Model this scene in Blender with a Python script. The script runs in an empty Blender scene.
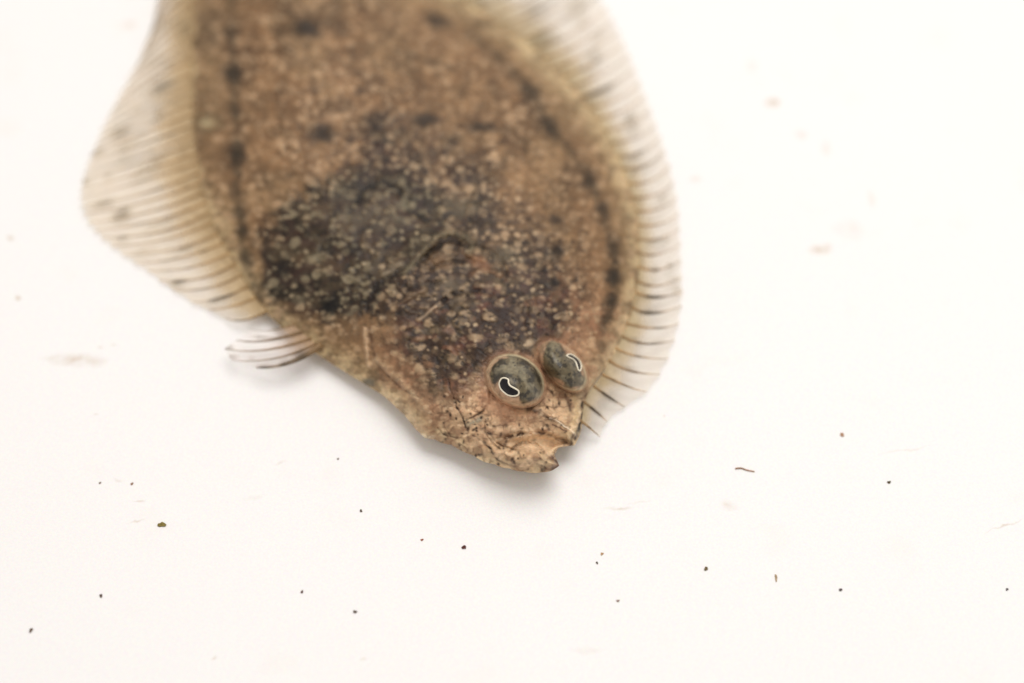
import bpy, math, random
import numpy as np
random.seed(7); rng = np.random.default_rng(7)
scene = bpy.context.scene
C = scene.collection
MM = 0.001
# ------------------------------------------------------------------ camera
PITCH = math.radians(52); LENS = 85.0; DIST = 0.142
cam_d = bpy.data.cameras.new('camera'); cam = bpy.data.objects.new('camera', cam_d); C.objects.link(cam)
cam.location = (0, -DIST*math.cos(PITCH), DIST*math.sin(PITCH))
cam.rotation_euler = (math.pi/2-PITCH, 0, 0)
cam_d.lens = LENS; cam_d.sensor_width = 36; cam_d.clip_start = 0.005; cam_d.clip_end = 20
scene.camera = cam
sp, cp = math.sin(PITCH), math.cos(PITCH)
def P(u, v, z=0.0):
    """point of the place at height z (metres) that stands at reference position u, v of the layout drawing"""
    u = np.asarray(u, float); v = np.asarray(v, float); z = np.asarray(z, float)
    a = (u-512)/1024*36/LENS; b = (341.5-v)/1024*36/LENS
    dx, dy, dz = a, cp+b*sp, -sp+b*cp
    t = (z-cam.location.z)/dz
    return np.stack([dx*t, cam.location.y+dy*t, z+0*t], -1)
foc = P(525, 425, 0.0035)
fwd = np.array([0, cp, -sp])
cam_d.dof.use_dof = True
cam_d.dof.focus_distance = float((foc-np.array(cam.location))@fwd)
cam_d.dof.aperture_fstop = 19.0
# ------------------------------------------------------------------ light
world = bpy.data.worlds.new('World'); scene.world = world; world.use_nodes = True
bg = world.node_tree.nodes['Background']; bg.inputs[0].default_value = (1.0, 0.955, 0.91, 1); bg.inputs[1].default_value = 0.61
def area(name, loc, aim, size, power, color):
    d = bpy.data.lights.new(name, 'AREA'); d.shape = 'RECTANGLE'; d.size = size[0]; d.size_y = size[1]; d.energy = power; d.color = color
    o = bpy.data.objects.new(name, d); C.objects.link(o); o.location = loc
    import mathutils
    o.rotation_euler = (mathutils.Vector(aim)-mathutils.Vector(loc)).to_track_quat('-Z', 'Y').to_euler()
    return o
area('softbox_lamp', (0.045, 0.11, 0.28), (0.01, 0.005, 0), (0.28, 0.22), 0.74, (1.0, 0.978, 0.962))
area('fill_lamp', (-0.25, -0.16, 0.38), (0, 0, 0), (0.16, 0.16), 0.14, (1.0, 0.95, 0.95))
vs = scene.view_settings
vs.view_transform = 'Standard'; vs.look = 'None'; vs.exposure = 0.0; vs.gamma = 1.0; vs.use_curve_mapping = False
# ------------------------------------------------------------------ helpers
def lin(c):
    c = np.asarray(c, float)/255.0
    return np.where(c <= 0.04045, c/12.92, ((c+0.055)/1.055)**2.4)
LIT = 1.16
def alb(*c): return lin(c)/LIT
def sm(a, b, x):
    t = np.clip((x-a)/(b-a), 0, 1); return t*t*(3-2*t)
def h2(ix, iy, k=0):
    ix = ix.astype(np.int64).astype(np.uint64); iy = iy.astype(np.int64).astype(np.uint64)
    h = ix*np.uint64(0x9E3779B97F4A7C15) ^ (iy*np.uint64(0xC2B2AE3D27D4EB4F)+np.uint64(k*7919+13))
    h ^= h >> np.uint64(31); h *= np.uint64(0xD6E8FEB86659FD93); h ^= h >> np.uint64(29); h *= np.uint64(0xD6E8FEB86659FD93); h ^= h >> np.uint64(32)
    return (h & np.uint64(0xFFFFFF)).astype(float)/0xFFFFFF
def vnoise(x, y, k=0):
    ix = np.floor(x); iy = np.floor(y); fx = x-ix; fy = y-iy
    fx = fx*fx*(3-2*fx); fy = fy*fy*(3-2*fy)
    a = h2(ix, iy, k); b = h2(ix+1, iy, k); c = h2(ix, iy+1, k); d = h2(ix+1, iy+1, k)
    return (a*(1-fx)+b*fx)*(1-fy)+(c*(1-fx)+d*fx)*fy
def fbm(x, y, k=0, n=4, g=0.5):
    s = 0; a = 1; t = 0
    for i in range(n):
        c_, s_ = math.cos(0.6*i), math.sin(0.6*i)
        s = s+a*vnoise((x*c_-y*s_)*2**i+17.3*i, (x*s_+y*c_)*2**i-9.1*i, k+i); t += a; a *= g
    return s/t
def worley(x, y, k=0, jit=0.9):
    ix = np.floor(x); iy = np.floor(y); f1 = np.full(x.shape, 9.0); f2 = f1.copy(); idv = np.zeros(x.shape)
    for dx in (-1, 0, 1):
        for dy in (-1, 0, 1):
            jx = ix+dx+0.5+jit*(h2(ix+dx, iy+dy, k)-0.5); jy = iy+dy+0.5+jit*(h2(ix+dx, iy+dy, k+51)-0.5)
            d = np.hypot(x-jx, y-jy); r = h2(ix+dx, iy+dy, k+99)
            near = d < f1
            f2 = np.where(near, f1, np.minimum(f2, d)); idv = np.where(near, r, idv); f1 = np.where(near, d, f1)
    return f1, f2, idv
def catmull(pts, t):
    """pts (n,k), t in [0,n-1]"""
    pts = np.asarray(pts, float); n = len(pts)
    i = np.clip(np.floor(t).astype(int), 0, n-2); f = (t-i)[:, None]
    p0 = pts[np.maximum(i-1, 0)]; p1 = pts[i]; p2 = pts[i+1]; p3 = pts[np.minimum(i+2, n-1)]
    return 0.5*((2*p1)+(-p0+p2)*f+(2*p0-5*p1+4*p2-p3)*f*f+(-p0+3*p1-3*p2+p3)*f**3)
def smooth_line(pts, n=40): return catmull(pts, np.linspace(0, len(pts)-1, n))
def dist_poly(u, v, line, chunk=60000):
    line = np.asarray(line, float); a = line[:-1]; b = line[1:]; ab = b-a; L2 = (ab**2).sum(1)+1e-9
    U = u.ravel(); V = v.ravel(); out = np.empty(U.shape)
    for s in range(0, len(U), chunk):
        px = U[s:s+chunk, None]-a[None, :, 0]; py = V[s:s+chunk, None]-a[None, :, 1]
        t = np.clip((px*ab[:, 0]+py*ab[:, 1])/L2, 0, 1)
        out[s:s+chunk] = np.sqrt(((px-t*ab[:, 0])**2+(py-t*ab[:, 1])**2).min(1))
    return out.reshape(u.shape)
def near_line(u, v, pts, w, n=24):
    """0..1 mask of a soft line of half width w, only evaluated near it"""
    ln = smooth_line(pts, n); out = np.zeros(u.shape)
    lo = ln.min(0)-3*w-2; hi = ln.max(0)+3*w+2
    m = (u > lo[0]) & (u < hi[0]) & (v > lo[1]) & (v < hi[1])
    if m.any(): out[m] = np.exp(-(dist_poly(u[m], v[m], ln)/w)**2)
    return out
def mesh_obj(name, verts, faces, mat, parent=None, pig=None, smooth=True, extra=None):
    me = bpy.data.meshes.new(name); verts = np.asarray(verts, float).reshape(-1, 3)
    me.from_pydata(verts.tolist(), [], faces if isinstance(faces, list) else faces.tolist())
    if smooth: me.polygons.foreach_set('use_smooth', np.ones(len(me.polygons), bool))
    if pig is not None:
        p = np.ones((len(verts), 4)); q = np.asarray(pig).reshape(len(verts), -1); p[:, :q.shape[1]] = q
        at = me.color_attributes.new('pigment', 'FLOAT_COLOR', 'POINT'); at.data.foreach_set('color', p.ravel())
    if mat: me.materials.append(mat)
    me.update()
    o = bpy.data.objects.new(name, me); C.objects.link(o)
    if parent: o.parent = parent
    return o
def grid_faces(n, m, off=0, flip=False):
    i, j = np.meshgrid(np.arange(n-1), np.arange(m-1), indexing='ij'); a = (off+i*m+j).ravel()
    f = np.stack([a, a+1, a+m+1, a+m], 1)
    return f[:, ::-1] if flip else f
# ------------------------------------------------------------------ materials
def new_mat(name):
    m = bpy.data.materials.new(name); m.use_nodes = True; nt = m.node_tree
    return m, nt, nt.nodes['Principled BSDF'], nt.nodes['Material Output']
def pigment_mat(name, rough=0.5, spec=0.4, fine=0.25, scale=2600, bump=0.05, sss=0.0, coat=0.0, alpha=False):
    m, nt, b, out = new_mat(name); N = nt.nodes; L = nt.links
    at = N.new('ShaderNodeAttribute'); at.attribute_name = 'pigment'
    tc = N.new('ShaderNodeTexCoord')
    no = N.new('ShaderNodeTexNoise'); no.inputs['Scale'].default_value = scale; no.inputs['Detail'].default_value = 3
    L.new(tc.outputs['Object'], no.inputs['Vector'])
    mr = N.new('ShaderNodeMapRange'); mr.inputs[1].default_value = 0.3; mr.inputs[2].default_value = 0.7
    mr.inputs[3].default_value = 1-fine; mr.inputs[4].default_value = 1+fine; L.new(no.outputs[0], mr.inputs[0])
    mx = N.new('ShaderNodeVectorMath'); mx.operation = 'SCALE'
    L.new(at.outputs['Color'], mx.inputs[0]); L.new(mr.outputs[0], mx.inputs['Scale']); L.new(mx.outputs[0], b.inputs['Base Color'])
    b.inputs['Roughness'].default_value = rough; b.inputs['Specular IOR Level'].default_value = spec
    b.inputs['Coat Weight'].default_value = coat; b.inputs['Coat Roughness'].default_value = 0.25
    if bump:
        bp = N.new('ShaderNodeBump'); bp.inputs['Strength'].default_value = 0.5; bp.inputs['Distance'].default_value = bump*MM
        L.new(no.outputs[0], bp.inputs['Height']); L.new(bp.outputs[0], b.inputs['Normal'])
    if sss:
        b.inputs['Subsurface Weight'].default_value = sss; b.inputs['Subsurface Radius'].default_value = (1.0, 0.5, 0.3); b.inputs['Subsurface Scale'].default_value = 0.5*MM
    if alpha:
        tr = N.new('ShaderNodeBsdfTranslucent'); L.new(mx.outputs[0], tr.inputs['Color'])
        m1 = N.new('ShaderNodeMixShader'); m1.inputs[0].default_value = 0.25
        L.new(b.outputs[0], m1.inputs[1]); L.new(tr.outputs[0], m1.inputs[2])
        tp = N.new('ShaderNodeBsdfTransparent'); m2 = N.new('ShaderNodeMixShader')
        L.new(at.outputs['Alpha'], m2.inputs[0]); L.new(tp.outputs[0], m2.inputs[1]); L.new(m1.outputs[0], m2.inputs[2]); L.new(m2.outputs[0], out.inputs[0])
    return m
M_skin = pigment_mat('fish_skin', rough=0.42, spec=0.2, fine=0.2, scale=3200, bump=0.10, sss=0.15, coat=0.0)
M_fin = pigment_mat('fin_membrane', rough=0.5, spec=0.15, fine=0.08, scale=1800, bump=0.03, alpha=True)
M_ray = pigment_mat('fin_ray_skin', rough=0.5, spec=0.3, fine=0.18, scale=2500, bump=0.0, alpha=True)
M_eye = pigment_mat('eye_skin', rough=0.33, spec=0.35, fine=0.25, scale=3600, bump=0.05, sss=0.1)
M_pupil = pigment_mat('pupil_black', rough=0.35, spec=0.2, fine=0.1, bump=0.0)
M_rim = pigment_mat('pupil_rim_pale', rough=0.35, spec=0.5, fine=0.08, bump=0.0)
M_speck = pigment_mat('debris', rough=0.7, spec=0.2, fine=0.3, scale=4000, bump=0.05)
# ------------------------------------------------------------------ the surface it lies on
def floor_mat():
    m, nt, b, out = new_mat('white_tray_floor'); N = nt.nodes; L = nt.links
    tc = N.new('ShaderNodeTexCoord')
    def noise(s, d=3):
        n = N.new('ShaderNodeTexNoise'); n.inputs['Scale'].default_value = s; n.inputs['Detail'].default_value = d
        L.new(tc.outputs['Object'], n.inputs['Vector']); return n
    def rng_(src, a, b_, c, d):
        r = N.new('ShaderNodeMapRange'); r.inputs[1].default_value = a; r.inputs[2].default_value = b_; r.inputs[3].default_value = c; r.inputs[4].default_value = d
        L.new(src, r.inputs[0]); return r.outputs[0]
    def mix(f, a, b_):
        x = N.new('ShaderNodeMix'); x.data_type = 'RGBA'
        if isinstance(f, float): x.inputs[0].default_value = f
        else: L.new(f, x.inputs[0])
        for i, q in ((6, a), (7, b_)):
            if isinstance(q, tuple): x.inputs[i].default_value = (*q, 1)
            else: L.new(q, x.inputs[i])
        return x.outputs[2]
    col = mix(rng_(noise(45, 2).outputs[0], 0.35, 0.65, 0.0, 1.0), (0.80, 0.786, 0.772), (0.80, 0.79, 0.78))
    # fine grain standing in for camera noise, put into the floor colour
    g = noise(7500, 2)
    sep = N.new('ShaderNodeVectorMath'); sep.operation = 'MULTIPLY_ADD'
    L.new(g.outputs['Color'], sep.inputs[0]); sep.inputs[1].default_value = (0.17, 0.17, 0.17); sep.inputs[2].default_value = (0.915, 0.915, 0.915)
    mu = N.new('ShaderNodeVectorMath'); mu.operation = 'MULTIPLY'; L.new(col, mu.inputs[0]); L.new(sep.outputs[0], mu.inputs[1]); col = mu.outputs[0]
    # faint stains and smears, each with its own place
    stains = [(78, 360, 34, 8, 3, .5), (60, 358, 24, 4, -3, .3), (772, 103, 8, 6, 0, .95), (12, 239, 5, 3.5, 0, .8), (18, 298, 4.5, 2.5, 0, .9), (822, 250, 15, 6, -8, .6), (800, 135, 8, 6, 30, .25),
              (618, 508, 16, 2, -10, .45), (640, 501, 16, 1.5, -12, .2), (872, 200, 5, 12, 5, .28), (826, 148, 6, 12, 0, .25), (752, 67, 9, 8, 0, .2), (728, 505, 12, 6, 20, .25), (695, 179, 10, 4, 0, .3),
              (1004, 527, 24, 1.2, -24, .6), (905, 450, 30, 1.2, -12, .25), (140, 501, 8, 1.2, -8, .45), (137, 521, 12, 1.4, -12, .4), (118, 480, 8, 2, 10, .3), (281, 463, 8, 2, -30, .3), (850, 230, 20, 12, 20, .18),
              (96, 415, 4, 1.5, 0, .5), (98, 346, 3, 2, 0, .5), (112, 345, 4, 2, 0, .5), (130, 25, 9, 6, 0, .28), (588, 650, 20, 5, 5, .18), (255, 497, 14, 3, -10, .15), (213, 657, 3, 2, 0, .5), (362, 658, 3, 3, 0, .3), (842, 435, 3, 2, 0, .8), (664, 415, 2, 1.4, 0, .6)]
    ns = noise(900, 3).outputs['Color']
    wob = N.new('ShaderNodeVectorMath'); wob.operation = 'MULTIPLY_ADD'; L.new(ns, wob.inputs[0]); wob.inputs[1].default_value = (0.0008,)*3
    sub = N.new('ShaderNodeVectorMath'); sub.operation = 'SUBTRACT'; L.new(tc.outputs['Object'], sub.inputs[0]); sub.inputs[1].default_value = (0.0004,)*3
    L.new(sub.outputs[0], wob.inputs[2])
    tot = None
    for (u, v, a, b_, rot, s) in stains:
        c0 = P(u, v); ex = P(u+a, v)-c0; ey = P(u, v-b_)-c0
        mp = N.new('ShaderNodeMapping'); mp.vector_type = 'TEXTURE'
        mp.inputs['Location'].default_value = tuple(c0); mp.inputs['Rotation'].default_value = (0, 0, math.radians(-rot)); mp.inputs['Scale'].default_value = (float(abs(ex[0])), float(abs(ey[1])), 1)
        L.new(wob.outputs[0], mp.inputs['Vector'])
        gr = N.new('ShaderNodeTexGradient'); gr.gradient_type = 'SPHERICAL'; L.new(mp.outputs[0], gr.inputs[0])
        ml = N.new('ShaderNodeMath'); ml.operation = 'MULTIPLY'; ml.inputs[1].default_value = s*1.6; ml.use_clamp = True; L.new(gr.outputs[1], ml.inputs[0])
        if tot is None: tot = ml.outputs[0]
        else:
            mm = N.new('ShaderNodeMath'); mm.operation = 'MAXIMUM'; L.new(tot, mm.inputs[0]); L.new(ml.outputs[0], mm.inputs[1]); tot = mm.outputs[0]
    ml = N.new('ShaderNodeMath'); ml.operation = 'MULTIPLY'; L.new(tot, ml.inputs[0]); L.new(rng_(noise(1500, 3).outputs[0], 0.3, 0.65, 0.25, 0.8), ml.inputs[1])
    col = mix(ml.outputs[0], col, (0.50, 0.36, 0.23))
    col = mix(rng_(noise(260, 4).outputs[0], 0.60, 0.80, 0.0, 0.10), col, (0.72, 0.55, 0.38))
    L.new(col, b.inputs['Base Color']); b.inputs['Roughness'].default_value = 0.45; b.inputs['Specular IOR Level'].default_value = 0.25
    bp = N.new('ShaderNodeBump'); bp.inputs['Distance'].default_value = 0.00002; bp.inputs['Strength'].default_value = 0.3; L.new(g.outputs[0], bp.inputs['Height']); L.new(bp.outputs[0], b.inputs['Normal'])
    return m
S = 0.6; nn = 41
gx, gy = np.meshgrid(np.linspace(-S, S, nn), np.linspace(-S, S, nn), indexing='ij')
fl = mesh_obj('tray_floor', np.stack([gx, gy, 0*gx], -1), grid_faces(nn, nn, flip=True), floor_mat()); fl['kind'] = 'structure'
# ------------------------------------------------------------------ the fish
fish = bpy.data.objects.new('flatfish', None); C.objects.link(fish)
fish['label'] = 'small brown mottled flatfish lying flat with both eyes up and fringed fins spread'
fish['category'] = 'fish'
pairs = [((559,466),(575,445)), ((550,471),(581,431)), ((532,472.5),(583.5,412)), ((508,468),(588,395)), ((482,459.5),(596,381)), ((458,447.5),(607,366)), ((432,436.5),(618,348)),
         ((409,419),(627,328)), ((386,397.5),(634,305)), ((355,378),(639,280)), ((320,356),(641,250)), ((290,335),(639,220)), ((266,312),(632,190)), ((249,290),(622,162)),
         ((231,260),(606,130)), ((213,228),(585,98)), ((200,190),(558,68)), ((193,140),(525,40)), ((190,90),(485,12)), ((191,40),(440,-15)), ((190,0),(400,-40)),
         ((187,-50),(350,-85)), ((182,-110),(300,-150)), ((172,-180),(255,-215)), ((160,-240),(220,-265)), ((150,-290),(200,-300)), ((146,-320),(196,-325))]
PR = np.array([[*a, *b] for a, b in pairs], float)
NR, NCOL = 820, 500
fr = np.linspace(0, 1, NR); tt = np.where(fr < 0.86, fr/0.86*20, 20+(fr-0.86)/0.14*6)
LR = catmull(PR, tt)
# the lower head edge is a row of little skin lobes
lob = 1.3*np.abs(np.sin(tt*4.3+0.6*np.sin(tt*2.1)))*np.exp(-((tt-5)/3.2)**2)
LR[:, 0] -= lob*0.5; LR[:, 1] += lob
LR[:, 0] -= 2.2*np.exp(-((tt-6.35)/0.45)**2); LR[:, 1] += 3.2*np.exp(-((tt-6.35)/0.45)**2)
w = 0.5-0.5*np.cos(np.linspace(0, 1, NCOL)*math.pi); w = 0.7*np.linspace(0, 1, NCOL)+0.3*w
U = LR[:, None, 0]*(1-w)+LR[:, None, 2]*w; V = LR[:, None, 1]*(1-w)+LR[:, None, 3]*w
inw = np.exp(-(tt/1.4)**2)[:, None]*np.sin(np.pi*w)[None, :]**1.3*14
U = U-inw*0.85; V = V-inw*0.4
outline = np.concatenate([np.stack([U[0], V[0]], 1)[::12], np.stack([U[:, -1], V[:, -1]], 1)[::6], np.stack([U[-1, ::-1], V[-1, ::-1]], 1)[::60], np.stack([U[::-1, 0], V[::-1, 0]], 1)[::5]])
outline = np.concatenate([outline, outline[:1]])
def lift(u, v): return (0.65+0.65*np.exp(-(np.hypot(u-520, v-450)/150)**2))
def dome(d): return 0.12*(1-np.exp(-d/3.0))+3.3*(1-(1-np.clip(d/135, 0, 1))**2)
EYES = [(515.5, 380.0, 30.0, 23.5, 33, 1.7), (563.0, 366.0, 29.0, 17.0, 48, 1.5)]
def ell(u, v, e):
    cx, cy, a, b, r, h = e; c, s = math.cos(math.radians(r)), math.sin(math.radians(r))
    x = (u-cx)*c+(v-cy)*s; y = -(u-cx)*s+(v-cy)*c
    return np.hypot(x/a, y/b)
def base_h(u, v):
    u = np.asarray(u, float); v = np.asarray(v, float)
    d = dist_poly(np.atleast_1d(u), np.atleast_1d(v), outline).reshape(u.shape)
    return lift(u, v)+dome(d), d
H, D = base_h(U, V)
# ---- pigment and relief fields
wu = U+9*(fbm(U/26, V/26, 3)-0.5)*2; wv = V+9*(fbm(U/26, V/26, 8)-0.5)*2
wu2 = U+4*(fbm(U/9, V/9, 23)-0.5)*2; wv2 = V+4*(fbm(U/9, V/9, 28)-0.5)*2
head = sm(190, 110, np.hypot((U-520), (V-430)*1.0))          # 1 on the head
head2 = sm(120, 60, np.hypot((U-530)*0.9, (V-430)*1.15))       # jaws
wl = 1.3*(fbm(U/6, V/6, 401, 3)-0.5)*2; wl2 = 1.3*(fbm(U/6, V/6, 411, 3)-0.5)*2; brk = 0.55+0.45*sm(0.34, 0.54, fbm(U/5, V/5, 421, 2))
n1 = fbm(U/70, V/70, 1); n2 = fbm(U/22, V/22, 5, 5); n3 = fbm(U/7, V/7, 11, 4, 0.65)
col = alb(140,108,74)*np.ones(U.shape+(1,))
def blend(c, m): 
    global col
    m = np.clip(m, 0, 1)[..., None]; col = col*(1-m)+c*m
blend(alb(150,114,76), sm(0.42, 0.62, n1)*0.5)
blend(alb(134,110,78), sm(0.45, 0.65, fbm(U/50, V/50, 31))*0.55)
blend(alb(108,84,58), sm(0.50, 0.72, n2)*0.4)
blend(alb(178,144,104), sm(0.52, 0.30, n2)*0.28)
# head: peach under pigment
blend(alb(186,140,108), head*0.6)
blend(alb(228,192,154), head2*0.85)
# yellow grey margin towards the fins
edge = sm(40, 3, D+12*(n2-0.5))*(1-0.5*head)*(1-0.6*sm(230, 150, V)*sm(330, 260, U))
EDGE = 1
blend(alb(170,144,102), edge*0.6)
mw = 22-13*sm(230, 150, V)*sm(330, 260, U)
blend(alb(206,184,144), sm(mw, 0, D+12*(n2-0.5))*(0.9-0.2*head))
blend(alb(232,208,172), sm(14, 0, D+8*(n2-0.5))*head*0.6)
blend(alb(126,98,64), sm(.48, .62, fbm(U/7, V/6, 551, 3))*sm(42, 6, D)*0.55*(1-head2))
blend(alb(90,72,50), sm(.58, .70, fbm(U/10, V/8, 561, 3))*sm(42, 6, D)*0.45*(1-head2))
# large dark patch
def pmask(poly, soft, k):
    ln = np.array(poly+poly[:1], float); ln = smooth_line(ln, 90)
    x, y = wu+12*(n3-0.5)*2+6*(n2-.5)*2, wv+12*(n3-0.5)*2
    d = dist_poly(x, y, ln)
    ins = np.zeros(x.shape, bool); a = ln[:-1]; b = ln[1:]
    for (x1, y1), (x2, y2) in zip(a, b):
        c = (y1 > y) != (y2 > y)
        if y2 != y1: ins ^= c & (x < (x2-x1)*(y-y1)/(y2-y1)+x1)
    return sm(-soft, soft, np.where(ins, d, -d))
A1 = pmask([(262,276),(258,250),(272,228),(283,205),(318,188),(352,176),(385,168),(420,178),(447,205),(440,240),(415,262),(392,285),(372,300),(345,318),(312,320),(282,306),(264,296)], 13, 1)
A2 = pmask([(345,180),(370,130),(420,128),(470,150),(505,200),(540,240),(572,285),(566,330),(540,352),(500,352),(470,380),(440,395),(410,362),(385,320),(380,280),(420,240)], 26, 2)
dark_u = np.clip(A1*0.95+A2*0.80*(0.5+0.8*sm(0.36, 0.60, n2)), 0, 1)
A3 = pmask([(372,300),(385,262),(420,225),(440,190),(480,215),(500,250),(530,275),(560,300),(552,345),(510,350),(470,365),(430,350),(400,325)], 16, 3)
dark_u = np.clip(dark_u+A3*0.55*(0.6+0.7*sm(.4, .6, n2))+0.55*np.exp(-(np.hypot(U-535, V-318)/27)**2)+0.4*np.exp(-(np.hypot(U-482, V-345)/33)**2)+0.35*np.exp(-(np.hypot(U-470, V-296)/36)**2), 0, 1)
A1 = A1*(0.72+0.5*sm(0.3, 0.6, fbm(U/28, V/22, 431, 3))); A1 = np.clip(A1, 0, 1)
blend(alb(40,34,27), A1*0.95)
blend(alb(56,42,32), np.clip(dark_u-A1, 0, 1)*0.92)
blend(alb(70,42,40), np.exp(-(np.hypot(U-538, V-320)/20)**2)*0.6)
# soft dark clouds with pale dots between them
def dots(sc, k, a=0.48, b=0.12, lo=0.2):
    x = (U+2.0*(fbm(U/20, V/20, k+3, 2)-0.5)*2)/sc; y = (V+2.0*(fbm(U/20, V/20, k+5, 2)-0.5)*2)/(sc*0.84)
    f1, f2, cid = worley(x, y, k, 0.75)
    rr_ = 0.7+0.5*h2(np.floor(cid*9999), np.floor(cid*777), k)
    return sm(a, b, f1/rr_+0.16*(n3-0.5)*2)*sm(lo, 1.0, cid+0.3), cid
d1, c1 = dots(12.0, 4); d2, c2 = dots(8.0, 14, .4, .15, .55); d3, c3 = dots(19.0, 24, .32, .16, .6)
gate = sm(0.36, 0.58, fbm(U/45, V/45, 61))
cl = fbm(wu/15, wv/13, 161, 4, 0.6); cl2 = fbm(wu2/7, wv2/6, 171, 3, 0.6)
inner = sm(18, 55, D)
mottle = np.clip(sm(0.46, 0.66, cl)*0.75+sm(0.5, 0.68, cl2)*0.5, 0, 1)
blend(alb(78,58,40), mottle*(0.36+0.22*gate+0.25*dark_u)*(0.25+0.75*inner)*(1-0.35*head2))
blend(alb(66,50,44), sm(0.44, 0.62, cl2)*dark_u*0.7)
blend(alb(92,78,56), sm(0.52, 0.70, fbm(U/19, V/15, 181, 3))*(0.15+0.38*dark_u))
blend(alb(92,56,50), sm(0.56, 0.70, fbm(U/21, V/17, 191, 3))*(0.1+0.45*dark_u)*(0.3+0.7*head))
dotc = alb(190,160,126)*(1-A1[..., None])+alb(126,114,92)*A1[..., None]
mixd = (0.62*np.clip(dark_u-A1, 0, 1))[..., None]; dotc = dotc*(1-mixd)+alb(128,112,90)*mixd
den = (0.34+0.46*np.clip(dark_u+gate*0.35, 0, 1)+0.22*A1)*(0.6+0.4*sm(.4, .6, fbm(U/17, V/15, 441, 2)))
for dd, cc in ((d3, c3), (d1, c1), (d2, c2)):
    blend(dotc*(0.75+0.45*cc[..., None]), dd*den*(0.5+0.6*cc))
blend(alb(176,156,128), d2*sm(.86, .95, c2)*0.5*np.clip(dark_u+.3, 0, 1))
k_ = fbm(wu2/6.5, wv2/5.5, 201, 3, .55)
blend(alb(46,36,30), sm(0.64, 0.74, k_)*(0.35+0.4*dark_u)*inner)
# short curly dark creases, mainly on the head
q = fbm(U/12, V/10, 71, 3, 0.6); q2 = fbm(U/16+5, V/12, 91, 3, 0.6)
curl = sm(0.030, 0.004, np.abs(q-0.50))*sm(0.52, 0.64, q2); curl2 = sm(0.024, 0.003, np.abs(q2-0.52))*sm(0.55, 0.68, fbm(U/18, V/18, 44))
blend(alb(46,32,28), np.clip(curl+curl2, 0, 1)*(0.06+0.62*sm(200, 110, np.hypot(U-490, V-370)))*inner*(1-0.3*head2))
blend(alb(160,104,76), sm(0.56, 0.70, fbm(U/16, V/12, 141, 3))*0.28*head)
dot = d1; net = sm(.62, .72, k_)
# individual spots
def spot(x, y, rx, ry, rot, c, s):
    c_, s_ = math.cos(math.radians(rot)), math.sin(math.radians(rot)); a = U-x; b = V-y
    d = np.hypot((a*c_+b*s_)/rx, (-a*s_+b*c_)/ry)
    blend(c, np.exp(-(d*(0.85+0.5*(n3-0.5)*2))**3)*s)
DK = alb(30,26,24)
for x, y, rx, ry, r, s in [(237,156,9,12,0,.85),(232,74,9,9,0,.8),(231,36,6,9,0,.45),(236,112,5,9,0,.45),(236,190,6,9,0,.5),(241,212,7,7,0,.6),(242,232,7,7,0,.7),(246,258,6,8,0,.6),(306,28,13,9,10,.85),(340,24,9,8,0,.5),(338,8,7,8,0,.3),
                           (325,134,13,9,0,.8),(374,122,12,9,0,.6),(424,119,13,7,-5,.8),(482,127,17,5,5,.8),(437,20,14,7,30,.75),(433,62,9,6,20,.35),(410,55,6,4,0,.3),(448,142,7,6,0,.5),(331,53,12,5,40,.3),(355,70,9,6,30,.35),
                           (530,92,10,9,50,.6),(549,126,12,6,55,.7),(590,180,7,8,0,.75),(602,208,8,6,0,.6),(605,216,5,8,0,.45),(613,246,7,9,0,.5),(616,262,4,4,0,.6),(614,277,7,9,0,.9),(611,301,6,7,30,.8),(606,318,5,8,20,.5),(602,345,6,5,0,.4),
                           (555,220,6,5,0,.6),(556,252,8,8,0,.7),(553,283,9,3,-8,.8),(330,305,10,8,0,.8),(412,250,4,3,0,.4),(355,252,7,7,0,.6),(283,178,5,5,0,.25),(208,18,10,8,0,.3),(206,35,12,12,0,.25)]:
    spot(x, y, rx, ry, r, DK, s)
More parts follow.
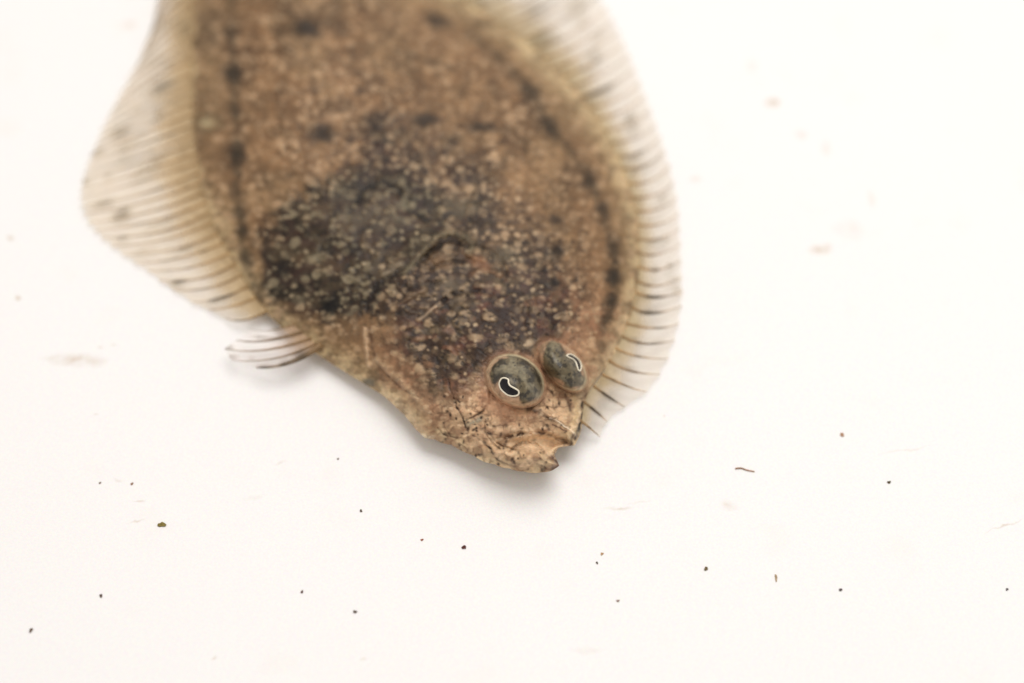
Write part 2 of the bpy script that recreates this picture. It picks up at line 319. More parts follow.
# ocellus on the margin and the lateral arch
e = np.hypot((U-207)/17, (V-123)/10); blend(alb(95,78,52), np.exp(-((e-0.85)/0.3)**2)*0.55); blend(alb(165,160,125), np.exp(-(e/0.5)**2)*0.6)
def line(pts, wd, c, s): 
    m = near_line(U+wl, V+wl2, pts, wd*(0.9 if wd < 2 else 1))*brk; blend(c, m*s); return m
line([(236,-60),(232,20),(234,80),(237,140),(238,200),(246,262),(262,300)], 4.5, alb(70,62,46), .5)
line([(470,35),(505,62),(530,92),(550,124),(576,158),(594,188),(607,222),(614,255),(614,292),(604,332)], 5, alb(70,58,40), .58)
def gpm(u, v): return 1.2*np.exp(-(np.hypot((u-541)/27, (v-443)/8.5))**4)
Rl = []   # relief lines: (mask, height)
for pts, wd, c, s, hgt in [
    ([(358,202),(364,190),(378,184),(392,186),(402,196),(409,209),(429,222)], 3, DK, .8, -.08),
    ([(372,205),(380,196),(390,200)], 5, alb(120,104,84), .5, .08),
    ([(390,213),(398,219),(408,222)], 5, alb(120,112,94), .55, .1),
    ([(363,313),(374,294),(386,279),(409,266),(427,254)], 5, alb(42,34,30), .85, -.16),
    ([(384,275),(391,270),(400,264)], 3.4, alb(150,136,116), .7, .12),
    ([(405,272),(421,254),(435,239),(448,233),(464,236),(473,245),(470,253)], 3.2, alb(126,114,90), .75, .22),
    ([(425,260),(438,246),(450,241),(463,244)], 2.6, alb(34,26,22), .8, -.16),
    ([(436,262),(450,254),(466,254),(480,262)], 2.4, alb(128,106,82), .55, .12),
    ([(432,268),(448,262),(464,262)], 2.0, alb(36,27,23), .6, -.08),
    ([(474,246),(488,250),(500,260),(506,272)], 2.2, alb(40,30,26), .55, -.1),
    ([(400,300),(410,290),(424,284),(440,282)], 2.4, alb(40,30,26), .6, -.1),
    ([(398,306),(410,297),(424,291)], 2.4, alb(128,106,84), .5, .1),
    ([(500,296),(515,292),(528,300),(530,310)], 2.0, alb(34,24,24), .6, -.1),
    ([(470,275),(486,270),(500,276)], 2.4, alb(150,112,80), .5, .1),
    ([(442,303),(451,295),(470,291),(490,293)], 2.6, alb(38,28,28), .85, -.12),
    ([(446,318),(462,305),(480,302)], 3, alb(110,94,74), .4, .06),
    ([(421,320),(431,311),(440,303)], 1.5, alb(200,175,150), .7, .08),
    ([(364,328),(366,345),(369,366)], 1.8, alb(214,182,148), .75, .1),
    ([(369,328),(372,345),(376,362),(388,376),(404,390),(420,398)], 1.8, alb(96,66,48), .6, -.08),
    ([(376,360),(390,371),(408,389),(425,408)], 3, alb(222,196,160), .4, .1),
    ([(448,380),(452,394),(457,407),(463,418),(466,427)], 1.1, alb(34,22,20), .9, -.08),
    ([(490,392),(489,402),(482,412),(471,418),(465,421)], 1.3, alb(36,20,20), .85, -.08),
    ([(482,398),(484,406)], 3.4, alb(58,26,26), .8, 0),
    ([(469,424),(474,422),(480,420)], 3, alb(150,148,132), .8, .05),
    ([(529,409),(535,411),(541,414)], 2.2, alb(26,16,16), .95, -.06),
    ([(546,388),(551,391),(554,395)], 1.8, alb(26,16,16), .9, 0),
    ([(541,414),(552,420),(562,424),(569,428)], 1.8, alb(44,28,26), .75, -.08),  # dark line under the upper jaw, lip shading painted in colour
    ([(549,418),(562,424),(571,431),(576,437)], 1.1, alb(246,228,206), .9, .12),
    ([(553,425),(560,428),(566,431)], 1.0, alb(70,34,40), .7, 0),
    ([(582,399),(582.5,410),(580.5,424),(576.5,436)], 1.9, alb(24,16,16), 1, 0),
    ([(571.5,438),(571,444),(567.5,449)], 1.8, alb(40,26,24), .95, 0),
    ([(565,395),(568,402),(570,410)], 1.8, alb(66,48,38), .7, 0),
    ([(574,398),(577,412),(574,424)], 2.5, alb(206,178,130), .6, .1),
    ([(488,432),(494,440),(503,446),(515,450)], 1.2, alb(84,58,44), .75, -.1),
    ([(486,420),(485,430),(490,440),(500,449)], 1.1, alb(96,70,54), .6, -.08),
    ([(489,447),(493,454),(500,461),(510,465.5),(520,467.5)], 1.7, alb(52,38,34), .85, -.05),
    ([(535,463),(541,465),(547,468)], 1.7, alb(46,34,30), .85, -.03),
    ([(554,459),(558,462),(558,466),(552,468)], 2.4, alb(40,30,28), .95, 0),
    ([(473,436),(482,442),(490,449)], 1.4, alb(64,46,36), .7, -.05),
    ([(438,428),(444,434),(452,437),(460,437)], 1.2, alb(84,62,46), .6, -.05),
    ([(510,451),(518,444),(528,442),(538,446),(545,454),(553,459)], 1.8, alb(78,52,42), .85, -.2),  # lower arc of the gape, its shading painted brown
    ([(506,438),(523,434),(545,434),(562,440),(571,447)], 2.0, alb(78,50,40), .85, -.2),  # upper arc of the gape, mouth shadow painted into the skin colour
    ([(585,389),(587.5,393),(585,397)], 2.2, alb(60,48,42), .8, .1),
    ([(400,418),(412,430),(424,436),(433,437)], 1.8, alb(250,236,212), .8, .1),  # pale edge of the cheek lobes, its shine painted into the colour
    ]:
    Rl.append((line(pts, wd, c, s), hgt))
for x, y, rx, ry, r_, c_, s_ in [(326,209,9,7,0,(104,86,66),.5),(316,258,8,5,-10,(140,130,106),.6),(365,216,17,8,-10,(112,98,80),.5),(344,228,8,7,20,(106,88,66),.5),(300,300,6,4,0,(126,116,96),.5),(462,205,14,8,10,(108,100,82),.5),(404,205,7,4,0,(150,140,116),.5),
                                (502,255,11,8,0,(116,106,86),.5),(440,262,9,6,30,(150,118,84),.4),(478,262,12,5,20,(170,120,82),.5),(520,268,9,6,20,(128,108,84),.4),(447,285,10,6,-10,(126,112,90),.5),(283,226,6,5,0,(34,30,28),.6),(330,306,8,7,0,(24,22,22),.7),(282,270,5,8,20,(28,26,26),.6),(503,315,8,6,30,(44,24,26),.5),(545,318,7,9,0,(40,22,24),.6),(508,328,5,6,0,(60,28,30),.5)]:
    spot(x, y, rx, ry, r_, alb(*c_), s_)
# brown reticulation of the cheeks and jaws
hx, hy = (U+6*(fbm(U/10, V/10, 501, 2)-0.5))/8.5, (V+6*(fbm(U/10, V/10, 503, 2)-0.5))/7.0
e1, e2, ei = worley(hx, hy, 77, 0.9); ret = sm(0.30, 0.04, e2-e1)*sm(0.40, 0.62, fbm(U/8, V/7, 511, 3))
jaw = sm(95, 70, np.hypot((U-515)*0.8, (V-440)*1.3))*(1-np.clip(gpm(U, V), 0, 1))
blend(alb(104,74,56), ret*jaw*0.50)
blend(alb(128,88,64), sm(0.50, 0.68, fbm(U/14, V/11, 521, 3))*jaw*0.5)
blend(alb(240,212,178), sm(0.32, 0.10, e1)*sm(.5, .8, ei)*jaw*0.5)
# smooth translucent flesh inside the gape and lower lids
gp = np.exp(-(np.hypot((U-541)/27, (V-443)/7.5))**4); blend(alb(240,210,174), gp*0.85)
# speckle on jaws
for _ in range(130):
    x = rng.uniform(440, 582); y = rng.uniform(395, 470)
    spot(x, y, rng.uniform(.9, 2.4), rng.uniform(.8, 1.6), rng.uniform(0, 180), alb(48,32,26), rng.uniform(.4, .95)*(0.35 if gp.max() and 515 < x < 570 and 436 < y < 450 else 1))
for _ in range(26):
    x = rng.uniform(470, 556); y = rng.uniform(430, 468)
    spot(x, y, rng.uniform(2.5, 5), rng.uniform(2, 4), 0, alb(232,200,164), .5)
spot(368, 382, 6, 3.5, 15, alb(110,108,100), .8)
spot(529, 343, 4, 3, -35, alb(214,190,160), .65)
spot(449, 330, 5, 4, 20, alb(165,130,116), .5)
for e_ in EYES:
    r = ell(U, V, e_); blend(alb(178,134,104), sm(1.35, 1.0, r)*0.5)
spot(500, 408, 24, 9, 25, alb(206,158,122), .75)
spot(540, 375, 6, 14, 10, alb(170,124,96), .5)
# relief (mm)
mid = sm(40, 95, D); rel = 0.035*d1+0.02*d2-0.02*net+0.05*(n3-0.5)+0.20*(n2-0.5)*mid+0.09*(fbm(U/9, V/8, 211, 3)-0.5)*head+0.12*(fbm(U/16, V/13, 221, 2)-0.5)*head
for m_, h_ in Rl: rel = rel+m_*h_
# gill cover is raised, the gape is sunk
rel = rel+0.35*sm(0, 1, near_line(U, V, [(430,262),(405,290),(392,325),(398,360),(420,392)], 26)) - 0.60*gp
for e_ in EYES:
    r = ell(U, V, e_); rel = rel-0.05*np.exp(-((r-1.1)/0.12)**2)
rel = rel+0.25*near_line(U, V, [(530,417),(548,414),(565,420),(577,430)], 7)+0.35*near_line(U, V, [(490,450),(515,459),(540,458),(553,462)], 6)+0.4*np.exp(-(np.hypot((U-532)/14, (V-455)/8))**2)+0.2*np.exp(-(np.hypot((U-500)/16, (V-432)/6))**2)
rel = rel*sm(0, 5, D)
col = 0.26*(np.clip(col, 1e-4, 1)/0.26)**1.14; lum = col@np.array([.25, .62, .13]); col = lum[..., None]+(col-lum[..., None])*0.83; col = np.clip(col*np.array([1.03, 1.0, 0.92]), 0, 1)
Ht = H+rel
top = P(U, V, Ht*MM)
# underside: same rim, flatter belly
NB = 24; wb = np.linspace(0, 1, NB+2)[1:-1]
ci = np.clip(np.round(np.interp(wb, w, np.arange(NCOL))).astype(int), 1, NCOL-2)
botD = D[:, ci]; bz = lift(U[:, ci], V[:, ci])-np.minimum(0.9*(1-np.exp(-botD/10)), 5)-0.0
bot = P(U[:, ci], V[:, ci], (lift(U[:, ci], V[:, ci]))*MM); bot[..., 2] = np.maximum(bz, 0.12)*MM
ntop = NR*NCOL
faces = [grid_faces(NR, NCOL, flip=True)]
bidx = np.concatenate([(np.arange(NR)*NCOL)[:, None], ntop+np.arange(NR*NB).reshape(NR, NB), (np.arange(NR)*NCOL+NCOL-1)[:, None]], 1)
a = bidx[:-1, :-1].ravel(); b = bidx[:-1, 1:].ravel(); c = bidx[1:, 1:].ravel(); d = bidx[1:, :-1].ravel()
faces.append(np.stack([a, b, c, d], 1))
for row, fl_ in ((0, False), (NR-1, True)):      # close the two ends
    tr = list(row*NCOL+np.arange(NCOL)); br = list(bidx[row][::-1])[1:-1]
    # fan strips between rim row and belly row
    bl = [int(x) for x in bidx[row]]; step = [0]+list(ci)+[NCOL-1]
    for k in range(len(bl)-1):
        seg = [int(row*NCOL+x) for x in range(step[k], step[k+1]+1)]
        f = seg+([bl[k+1]] if bl[k+1] != seg[-1] else [])+([bl[k]] if bl[k] != seg[0] else [])
        if len(set(f)) >= 3: faces.append(f[::-1] if fl_ else f)
fl_list = np.concatenate(faces[:2]).tolist()+[f for f in faces[2:]]
colb = np.concatenate([col.reshape(-1, 3), np.tile(alb(225,205,175), (NR*NB, 1))])
verts = np.concatenate([top.reshape(-1, 3), bot.reshape(-1, 3)])
origin = P(400, 230, 0.0)
fish.location = tuple(origin)
def child(name, verts, faces, mat, parent=fish, pig=None, origin_=origin):
    """part mesh; vertices given in place, stored relative to the fish"""
    return mesh_obj(name, np.asarray(verts).reshape(-1, 3)-origin, faces, mat, parent, pig)
body = child('body', verts, fl_list, M_skin, fish, colb)
ras = np.zeros((720, 1100, 3)); ras[:] = alb(184,152,122); ok_ = (V > 300) & (V < 500)
ras[np.round(V[ok_]).astype(int), np.round(U[ok_]).astype(int)] = col[ok_]
# ------------------------------------------------------------------ fins
def tube(pts, rad, seg=7):
    pts = np.asarray(pts); n = len(pts); T = np.gradient(pts, axis=0); T /= np.linalg.norm(T, axis=1)[:, None]+1e-12
    up = np.array([0, 0, 1.0]); S_ = np.cross(T, up); S_ /= np.linalg.norm(S_, axis=1)[:, None]+1e-12; W = np.cross(S_, T)
    th = np.linspace(0, 2*math.pi, seg, endpoint=False)
    v = pts[:, None]+rad[:, None, None]*(np.cos(th)[None, :, None]*S_[:, None]+np.sin(th)[None, :, None]*W[:, None])
    f = []
    for i in range(n-1):
        for j in range(seg):
            k = (j+1) % seg; f.append([i*seg+j, i*seg+k, (i+1)*seg+k, (i+1)*seg+j])
    f.append(list(range(seg))[::-1]); f.append([(n-1)*seg+j for j in range(seg)])
    return v.reshape(-1, 3), f
def quad(b, m, t, s):
    """curve through base, middle, tip"""
    s = s[..., None]; return b*(1-s)*(1-2*s)+m*4*s*(1-s)+t*s*(2*s-1)
def fin(name, keys, count, zb, zt, dark, base_c, tip_c, ray_c, a0, a1, rad=0.085, na=26, sub=6, kseed=0, inset=4, sag=0.0, label=None, fork=False, ray_dark=0.5, thick=None):
    idx = np.array([k[0] for k in keys], float); val = np.array([sum(k[1:], ()) for k in keys], float)
    def at(t):
        t = np.atleast_1d(t); k = np.interp(t, idx, np.arange(len(idx))); r = catmull(val, k); return r[:, 0:2], r[:, 2:4], r[:, 4:6]
    n = (count-1)*sub+1; t = np.linspace(idx[0], idx[-1], n)
    tj = t.copy()
    b, m, tp = at(tj)
    dirn = (m-b); dirn /= np.linalg.norm(dirn, axis=1)[:, None]; b = b-dirn*inset
    s = np.linspace(0, 1, na)
    ph = (np.arange(n) % sub)/sub; valley = np.sin(np.pi*ph)
    G = quad(b[:, None], m[:, None], tp[:, None], (s[None, :]*(1-0.035*valley[:, None]))*np.ones((n, na)))
    ZB = zb(b[:, 0], b[:, 1])[:, None]
    def zz(s_, Z): return Z*(1-s_)**1.2+zt*(1-(1-s_)**1.2)+0.22*np.sin(np.pi*s_)
    nz = fbm(np.arange(n)[:, None]/sub/2.1+kseed, s[None, :]*3, 300+kseed, 3)
    Z = zz(s[None, :], ZB)-0.05*(1-sm(0, 0.06, s[None, :]))-0.07*valley[:, None]*np.sin(np.pi*s)[None, :]+0.25*(nz-0.5)*s[None, :]
    u, v = G[..., 0], G[..., 1]
    # pigment
    nb = fbm(u/18, v/18, 310+kseed, 3); nf = fbm(u/6, v/6, 320+kseed, 3)
    k = sm(0.02, 0.5, s[None, :]+0.35*(nb-0.5))[..., None]
    c = base_c*(1-k)+tip_c*k
    mt = (sm(0.42, 0.62, nf*0.6+nb*0.4)*sm(0.42, 0.0, s[None, :]+0.3*(nb-0.5)))[..., None]*0.5*(kseed != 4)
    c = c*(1-mt)+alb(160,132,90)*mt
    al = (a0*(1-sm(0.05, 0.55, s[None, :]+0.25*(nb-0.5)))+a1*sm(0.05, 0.55, s[None, :]+0.25*(nb-0.5)))
    al = al*(0.85+0.3*nf)*(1-0.22*valley[:, None]*sm(0.2, 0.5, s)[None, :])
    edge_ = sm(0.93, 1.0, s)[None, :]; al = al*(1-0.05*edge_)
    dm = np.zeros(u.shape)
    for (x, y, L_, W_, rot, st) in dark:
        c_, s_ = math.cos(math.radians(rot)), math.sin(math.radians(rot))
        q_ = np.hypot(((u-x)*c_+(v-y)*s_)/L_, (-(u-x)*s_+(v-y)*c_)/W_); dm = np.maximum(dm, st*np.exp(-q_**3))
    dmv = dm*(0.55+0.6*nf)
    c = c*(1-np.clip(dmv, 0, .9)[..., None])+alb(96,88,76)*np.clip(dmv, 0, .9)[..., None]; al = np.clip(al+dmv*0.55, 0, 1)
    vt = P(u, v, Z*MM); skin_t = 0.04*MM
    vv = np.concatenate([vt.reshape(-1, 3), (vt-np.array([0, 0, skin_t])).reshape(-1, 3)]); pg = np.concatenate([np.concatenate([c, al[..., None]], -1).reshape(-1, 4)]*2)
    pg[n*na:, 3] *= 0.5
    f1_ = grid_faces(n, na); f2_ = grid_faces(n, na, off=n*na, flip=True)
    rim = []
    for i in range(n-1): rim.append([i*na+na-1, (i+1)*na+na-1, n*na+(i+1)*na+na-1, n*na+i*na+na-1])
    for j in range(na-1): rim.append([j, j+1, n*na+j+1, n*na+j]); e0 = (n-1)*na; rim.append([e0+j+1, e0+j, n*na+e0+j, n*na+e0+j+1])
    o = child(name, vv, f1_.tolist()+f2_.tolist()+rim, M_fin, fish, pg)
    if label: o['label'] = label
    # rays
    NS = 26; sr = np.linspace(0, 0.99, NS)
    for r_ in range(count):
        i = r_*sub; jt = rng.normal(0, 0.8, 2)
        g = quad(b[i][None], (m[i]+jt)[None], (tp[i]+rng.normal(0, 0.8, 2))[None], sr)
        zr = zz(np.minimum(sr, 1), ZB[i, 0])+0.03
        pts = P(g[:, 0], g[:, 1], zr*MM)
        rd = rad*(1.15-0.85*sr)*rng.uniform(.85, 1.15)*MM*(thick[r_] if thick else 1)
        v_, f_ = tube(pts, rd)
        dmr = np.zeros(NS)
        for (x, y, L_, W_, rot, st) in dark:
            c_, s_ = math.cos(math.radians(rot)), math.sin(math.radians(rot))
            q_ = np.hypot(((g[:, 0]-x)*c_+(g[:, 1]-y)*s_)/L_, (-(g[:, 0]-x)*s_+(g[:, 1]-y)*c_)/W_); dmr = np.maximum(dmr, st*np.exp(-q_**3)*1.2)
        n_r = fbm(sr*7+r_*3.7, sr*0+kseed, 400+kseed, 2); dmr = np.clip(dmr+ray_dark*sm(0.52, 0.72, n_r)*sm(0.1, 0.3, sr), 0, .95)
        ton = rng.uniform(.82, 1.15)
        cr = (ray_c*ton)[None]*(1-dmr[:, None])+alb(86,76,62)*dmr[:, None]
        ar = (0.70-0.38*sr)*np.where(sr > 0.96, 0.7, 1)+0.3*dmr
        pr = np.repeat(np.concatenate([cr, np.clip(ar, 0, 1)[:, None]], 1), 7, axis=0)
        child('fin_ray', v_, f_, M_ray, o, pr)
    return o
zb_side = lambda x, y: lift(x, y)+0.10
right_keys = [(0,(583,423),(591,430),(600,437)), (1,(587,404),(597,412),(608,421)), (2,(597,388),(609,397),(624,408)), (3,(606,376),(628,387),(647,392)), (4,(613,362),(632,371),(660,375)), (5,(619,349),(638,356),(669,358)),
    (6,(626,337),(646,343),(675,340)), (7,(631,324),(655,328),(679,323)), (8,(636,308),(652,313),(682,306)), (9,(640,293),(657,297),(683,290)), (12,(641,252),(658,254),(681,243)), (15,(637,210),(657,209),(677,196)),
    (18,(624,168),(646,165),(665,149)), (22,(598,118),(622,111),(646,95)), (26,(565,76),(596,63),(625,42)), (30,(520,38),(560,22),(600,-5)), (36,(450,-10),(500,-33),(548,-68)), (44,(350,-86),(400,-115),(440,-150)), (54,(257,-214),(285,-240),(312,-264)), (60,(206,-290),(222,-303),(236,-314))]
left_keys = [(0,(264,312),(244,319),(224,318)), (1,(252,299),(230,307),(208,310)), (2,(245,287),(222,297),(191,302)), (3,(238,276),(210,288),(173,290)), (4,(232,265),(200,277),(159,281)), (5,(226,254),(190,267),(147,271)), (6,(220,244),(182,257),(133,262)),
    (8,(211,223),(165,240),(110,246)), (10,(204,203),(155,221),(93,231)), (12,(199,183),(148,202),(82,215)), (14,(196,163),(142,183),(79,198)), (16,(194,143),(140,162),(81,180)), (20,(192,103),(148,122),(93,147)),
    (25,(191,53),(155,72),(113,106)), (30,(190,3),(163,22),(138,64)), (36,(188,-57),(168,-38),(160,6)), (44,(183,-130),(166,-115),(160,-80)), (52,(169,-205),(155,-195),(148,-172)), (60,(152,-285),(146,-280),(140,-266))]
dark_r = [(600,92,17,5,-28,.6),(629,117,9,5,-35,.65),(634,128,8,4,-35,.5),(635,158,12,4,-28,.7),(640,170,12,3.5,-22,.45),(546,37,15,9,-25,.55),(594,55,9,7,-30,.5),(597,35,8,5,-30,.35),(583,20,8,6,-30,.4),(577,5,12,7,-30,.4),(535,5,14,8,-10,.5),(480,2,12,5,-10,.4),(590,70,10,5,-28,.3),
          (662,197,7,4,-30,.55),(659,241,13,2.6,-12,.8),(655,218,10,2.5,-15,.35),(670,265,4,3,0,.6),(656,270,4,4,0,.55),(672,279,8,2.2,-15,.6),(653,297,11,2.6,-2,.85),(651,312,12,2.5,0,.85),(677,289,5,3,-15,.5),(660,328,8,2,0,.3),(658,342,10,2,-6,.45),(634,339,7,2,25,.5),(630,369,10,2,25,.7),(608,397,11,2.2,35,.95),(597,411,11,2,38,.85),
          (642,356,8,1.8,5,.3),(614,381,6,3,25,.3),(630,409,8,4,0,.3),(612,424,8,4,10,.3)]
dark_l = [(122,213,10,5,-25,.85),(103,202,11,4,-18,.6),(84,182,6,3,-20,.5),(163,222,20,3,-20,.6),(182,250,16,2.6,-18,.7),(122,238,6,3,-15,.6),(178,282,9,3,-12,.8),(145,250,14,2.5,-12,.4),(218,300,13,2.5,-20,.75),(160,86,12,9,-30,.6),(157,60,10,5,-30,.3),(120,130,11,5,-25,.6),(128,144,16,3.5,-25,.5),(150,165,20,5,-32,.5),
          (158,113,5,4,0,.4),(136,108,8,4,-25,.3),(185,28,11,8,-30,.4),(165,22,8,6,0,.25),(175,5,9,6,0,.2),(98,152,8,4,-20,.4),(195,312,6,3,0,.4),(125,160,9,3,-20,.4),(108,175,5,4,0,.35)]
dorsal = fin('dorsal_fin', right_keys, 61, zb_side, 0.22, dark_r, alb(218,198,158), alb(255,236,206), alb(206,170,122), 0.76, 0.20, rad=0.08, kseed=1, ray_dark=.45)
anal = fin('anal_fin', left_keys, 61, zb_side, 0.22, dark_l, alb(220,193,150), alb(255,229,184), alb(200,166,116), 0.74, 0.22, rad=0.075, kseed=2, ray_dark=.5)
caud_keys = [(0,(196,-322),(220,-370),(252,-432)), (5,(184,-326),(194,-385),(206,-458)), (9,(172,-328),(170,-388),(166,-464)), (13,(158,-326),(146,-382),(128,-455)), (17,(147,-320),(122,-366),(92,-425))]
caudal = fin('caudal_fin', caud_keys, 18, zb_side, 0.22, [], alb(190,164,124), alb(225,205,170), alb(180,150,110), 0.9, 0.6, rad=0.1, kseed=3, inset=8)
# pelvic fin: a few separate mottled rays joined near their root by a thin membrane
pel_keys = [(0,(312,350),(290,362),(256,368)), (1,(306,346),(272,357),(229,358)), (2,(300,339),(262,348),(225,347)), (3,(296,330),(270,337),(240,337)), (3.6,(291,325),(268,331),(246,329))]
pel = fin('pelvic_fin', pel_keys, 5, lambda x, y: 1.25+0*x, 0.9, [(300,355,8,5,-25,.8),(284,362,6,4,-25,.5),(264,367,8,4,-8,.75),(262,337,14,2,2,.75),(232,357,7,3,0,.7),(252,358,4,3,0,.5),(228,347,6,3,5,.8)], alb(216,184,150), alb(250,226,210), alb(166,136,98), 0.5, 0.10, rad=0.10, kseed=4, inset=10, sub=8, ray_dark=.3, thick=(1.6, .75, .8, 1.0, .4))
# ------------------------------------------------------------------ eyes
def eye_h(u, v, e):
    r = ell(u, v, e); bh, _ = base_h(u, v)
    bh0 = base_h(np.array([e[0]]), np.array([e[1]]))[0][0]
    bb = 0.7*bh+0.3*bh0
    z = bb-0.22+(0.22+e[5])*np.clip(1-(r/1.12)**2, 0, 1)**0.62
    if e[0] > 550: z = z-0.30*np.exp(-(np.hypot(u-571, v-350)/6)**2)-0.30*np.exp(-(np.hypot(u-549, v-378)/6)**2)+0.15*np.exp(-(np.hypot(u-553, v-350)/6)**2)
    return z
def make_eye(e, pupil, tip, patch, seed, fill):
    n, m_ = 64, 120; r = np.sin(np.linspace(0.01, 1, n)*math.pi/2)*1.115; th = np.linspace(0, 2*math.pi, m_)
    cx, cy, a, b, rot, h = e; c_, s_ = math.cos(math.radians(rot)), math.sin(math.radians(rot))
    X = r[:, None]*np.cos(th)*a; Y = r[:, None]*np.sin(th)*b; u = cx+X*c_-Y*s_; v = cy+X*s_+Y*c_
    z = eye_h(u, v, e); nn_ = fbm(u/5, v/5, seed, 4, .6); n4 = fbm(u/9, v/9, seed+9, 3)
    z = z+0.0*nn_
    rr = ell(u, v, e)
    ln = smooth_line(patch+patch[:1], 60); d = dist_poly(u, v, ln); ins = np.zeros(u.shape, bool)
    for (x1, y1), (x2, y2) in zip(ln[:-1], ln[1:]):
        cc = (y1 > v) != (y2 > v)
        if y1 != y2: ins ^= cc & (u < (x2-x1)*(v-y1)/(y2-y1)+x1)
    g = sm(-1.3, 1.3, np.where(ins, d, -d)+2.2*(nn_-0.5))
    tha = np.arctan2(v-e[1], u-e[0]); g = np.maximum(g, (seed == 500)* sm(0.1, 0.4, np.cos(tha-math.radians(fill)))*sm(0.45, 0.7, rr)*sm(1.04, 0.97, rr+0.06*(nn_-0.5)))
    skin = alb(194,158,126)*np.ones(u.shape+(1,)); skin = skin*(1-0.35*sm(.5, .75, n4)-0.35*sm(.52, .7, nn_))[..., None]; k_ = sm(0.90, 1.06, rr+0.2*(n4-.5))[..., None]; skin = skin*(1-k_)+ras[np.round(v).astype(int), np.round(u).astype(int)]*k_
    gc = alb(106,95,72)*np.ones(u.shape+(1,))
    q_ = sm(0.42, 0.62, nn_)[..., None]*0.75; gc = gc*(1-q_)+alb(28,25,22)*q_
    q_ = sm(0.48, 0.68, n4)[..., None]*0.6; gc = gc*(1-q_)+alb(150,140,114)*q_
    f_, ff, idd = worley(u/3.2, v/3.2, seed); q_ = (sm(.4, .1, f_)*sm(.7, .9, idd))[..., None]; gc = gc*(1-q_*.8)+alb(34,30,28)*q_*.8
    c = skin*(1-g[..., None])+gc*g[..., None]
    rs = np.clip(0.35+0.9*vnoise(tha*1.6+5, 0*tha, seed), 0, 1)*(0.35+0.65*sm(-0.6, 0.6, np.cos(tha+(0.5 if seed == 500 else -1.3))))
    ring = (np.exp(-((rr-0.985)/0.045)**2)*0.85*rs)[..., None]; c = c*(1-ring)+alb(204,188,152)*ring
    ring = (np.exp(-((rr-0.92)/0.02)**2)*0.5*rs)[..., None]; c = c*(1-ring)+alb(96,84,66)*ring
    f = grid_faces(n, m_).tolist()
    V3 = P(u, v, z*MM)
    o = child('eye', V3, f, M_eye, fish, c)
    # pupil and its pale rim, curved to the eye
    pl = smooth_line(pupil+pupil[:1], 72)[:-1]; cen = pl.mean(0)
    # spine-free fill: relax the outline inwards in rings
    def ringpts(k):
        q = pl.copy()
        nrm = np.roll(pl, -1, 0)-np.roll(pl, 1, 0); nrm = np.stack([-nrm[:, 1], nrm[:, 0]], 1); nrm /= np.linalg.norm(nrm, axis=1)[:, None]+1e-9
        area_ = np.sum(pl[:, 0]*np.roll(pl[:, 1], -1)-np.roll(pl[:, 0], -1)*pl[:, 1]); sg = -1 if area_ > 0 else 1
        return q+nrm*k*sg
    up = 0.05
    inner = ringpts(0.2); i0 = 0; i1 = int(np.argmin(np.hypot(*(inner-np.array(tip)).T))); nP = len(inner)
    def side_(k): 
        q = inner[k]; dd = np.r_[0, np.cumsum(np.hypot(*np.diff(q, axis=0).T))]; tt_ = np.linspace(0, dd[-1], 32)
        return np.stack([np.interp(tt_, dd, q[:, 0]), np.interp(tt_, dd, q[:, 1])], 1)
    sa = side_(np.arange(0, i1+1)); sb = side_(np.arange(nP, i1-1, -1) % nP); wv_ = np.linspace(0, 1, 9)[None, :, None]
    gr_ = sa[:, None]*(1-wv_)+sb[:, None]*wv_; zi = eye_h(gr_[..., 0], gr_[..., 1], e)+up
    vv = P(gr_[..., 0], gr_[..., 1], zi*MM).reshape(-1, 3); nv = len(vv)
    lo = vv-np.array([0, 0, 0.12*MM]); rimf = [[k*9, (k+1)*9, nv+(k+1)*9, nv+k*9] for k in range(31)]+[[k*9+8, (k+1)*9+8, nv+(k+1)*9+8, nv+k*9+8] for k in range(31)]
    child('pupil', np.concatenate([vv, lo]), grid_faces(32, 9).tolist()+rimf, M_pupil, o, np.tile([.012, .011, .013], (2*nv, 1)))
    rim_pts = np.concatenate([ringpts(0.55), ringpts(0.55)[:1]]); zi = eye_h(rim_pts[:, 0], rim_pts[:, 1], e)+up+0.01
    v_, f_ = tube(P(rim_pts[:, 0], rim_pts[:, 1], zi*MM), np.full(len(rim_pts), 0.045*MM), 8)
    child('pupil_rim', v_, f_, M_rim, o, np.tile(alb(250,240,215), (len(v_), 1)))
    return o
Z2 = lambda L_: [(470+x/7.877, 330+y/7.877) for x, y in L_]
make_eye(EYES[0], Z2([(270,381),(297,392),(300,418),(315,443),(348,462),(378,482),(376,506),(345,516),(303,509),(265,482),(243,455),(235,420),(250,388)]), (470+377/7.877, 330+496/7.877),
         Z2([(150,340),(190,268),(250,228),(330,215),(420,248),(490,285),(545,345),(575,420),(565,480),(525,530),(470,565),(415,580),(390,545),(385,505),(350,470),(310,440),(290,385),(240,385),(205,420),(170,415)]), 500, -35)
make_eye(EYES[1], Z2([(765,203),(790,196),(830,218),(862,252),(872,290),(862,318),(850,292),(838,255),(815,228),(788,215)]), (470+862/7.877, 330+318/7.877),
         Z2([(575,215),(600,130),(650,85),(715,115),(755,185),(800,215),(835,255),(850,310),(900,370),(915,400),(880,440),(800,455),(745,440),(735,400),(640,370),(580,310)]), 540, -170)
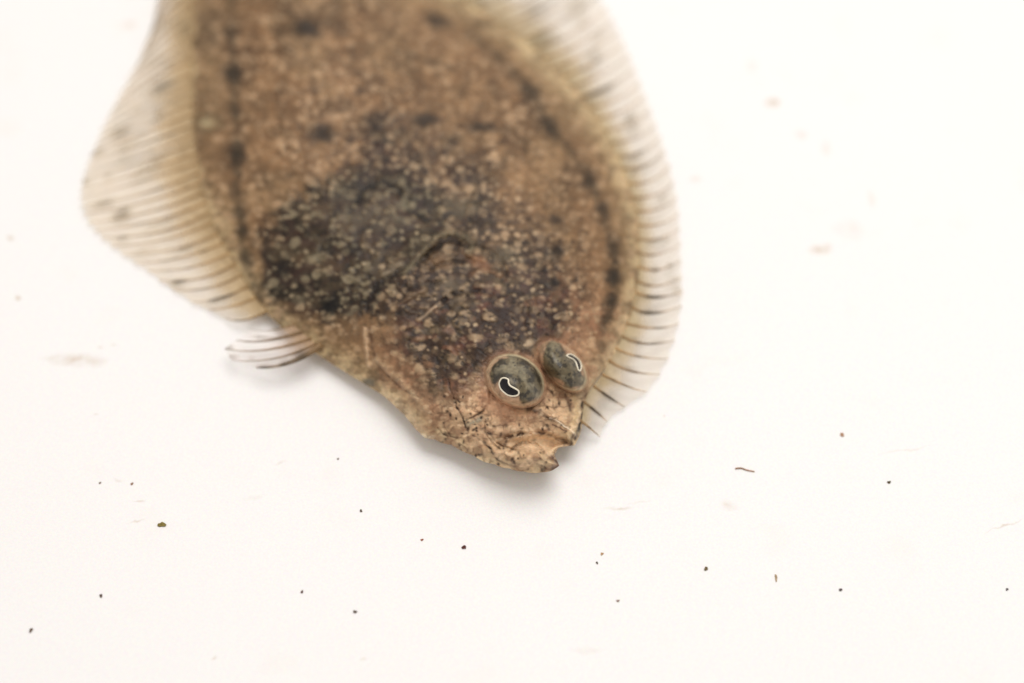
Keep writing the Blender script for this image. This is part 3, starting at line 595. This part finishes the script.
# ------------------------------------------------------------------ crumbs lying on the tray
def speck(u, v, rx, ry, colr, name, label, cat, rot=0, hz=0.35, seed=0):
    c0 = P(u, v); k = 36/LENS/1024*DIST; a = 0.88*rx*k; b = 0.88*ry*k/sp
    n, m_ = 9, 14; V_ = []
    r0 = np.random.default_rng(seed+100); ph = r0.uniform(0, 6.28, 6)
    for i in range(n):
        la = -math.pi/2+math.pi*i/(n-1)
        for j in range(m_):
            t = 2*math.pi*j/m_; k_ = 1+0.22*math.sin(2*t+ph[0]+la)+0.16*math.sin(3*t+ph[1])+0.12*math.sin(5*t+ph[2]+2*la)
            V_.append((a*k_*math.cos(la)*math.cos(t), b*k_*math.cos(la)*math.sin(t), min(a, b)*hz*2*(math.sin(la)*0.5+0.48)*(1+0.2*math.sin(3*t+ph[3]))))
    F = [[i*m_+j, i*m_+(j+1) % m_, (i+1)*m_+(j+1) % m_, (i+1)*m_+j] for i in range(n-1) for j in range(m_)]
    o = mesh_obj(name, V_, F, M_speck, None, np.tile(alb(*(0.62*np.array(colr)+0.38*np.array([150, 120, 90]))), (len(V_), 1)))
    o.location = tuple(c0); o.rotation_euler = (0, 0, math.radians(rot)); o['label'] = label; o['category'] = cat; o['group'] = 'crumbs scattered on the white tray'
    return o
S_ = [
 (162,525,4.6,2.2,(132,124,50),'olive green crumb, largest and lowest-left of the fish on white',-18,1),
 (464,547.5,2.1,2.1,(60,14,20),'round dark red-black speck straight below the chin of the fish',0,2),
 (355,612,1.8,1.5,(70,60,60),'grey speck near the bottom edge, below the green crumb and to its right',0,3),
 (302,592,1.5,1.3,(70,40,40),'tiny dark speck between the green crumb and the grey bottom speck',0,4),
 (101,596,1.7,1.5,(60,46,44),'small dark speck below the green crumb, toward the left edge',0,5),
 (31,630.5,1.7,2.1,(84,70,62),'brown grey speck closest to the bottom left corner',0,6),
 (361,511,1.5,1.3,(74,70,70),'tiny grey speck left of the chin shadow, alone',0,7),
 (422,540,1.5,1.1,(176,96,76),'tiny rust red speck just left of the round dark red-black one',-40,8),
 (597,563,1.2,1.2,(60,60,60),'pinprick black speck right of the round dark red-black one',0,9),
 (706,569,2.2,1.7,(104,92,60),'olive brown crumb with uneven edge right of the pinprick black speck',10,10),
 (840.5,590,1.6,1.5,(44,40,60),'blue-black speck in the lower right part of the tray',0,11),
 (889,482.5,1.8,1.5,(66,62,48),'dark olive speck beside the faint scratch right of the fish',0,12),
 (1007,589.5,1.3,1.3,(40,36,60),'tiny dark speck closest to the right edge, low down',0,13),
 (776,578,1.4,3.2,(190,168,130),'pale tan sliver in the lower right, standing upright over a dot',0,14),
 (842,435,2.4,1.7,(208,158,130),'pink tan crumb above the dark olive speck',0,15),
 (618,601,1.5,1.2,(170,140,140),'pale mauve grain below the pinprick black speck',0,16),
 (602,554,1.8,1.2,(232,190,150),'pale orange grain just above the pinprick black speck',0,17),
 (100,483,1.4,1,(150,140,140),'pale grey grain above the green crumb, to the left',0,18),
 (132,484,1.5,1.3,(170,130,110),'light brown grain above the green crumb',0,19),
 (338,459,1.2,.9,(90,70,60),'tiny brown grain below the belly edge of the fish',0,20),
]
for u, v, rx, ry, c, lab, rot, sd in S_:
    speck(u, v, rx, ry, c, 'crumb', lab, 'crumb', rot, seed=sd)
k1 = smooth_line([(735,468.5),(741,468),(747,470),(755,471.5)], 16)
v_, f_ = tube(P(k1[:, 0], k1[:, 1], 0.00005), np.linspace(.045, .03, 16)*MM*np.r_[.3, np.ones(14), .3], 6); c0 = P(745, 469)
o = mesh_obj('brown_fibre', v_-c0, f_, M_speck, None, np.tile(alb(170,130,100), (len(v_), 1))); o.location = tuple(c0)
o['label'] = 'short thin brown fibre lying on the tray to the right of the mouth'; o['category'] = 'fibre'
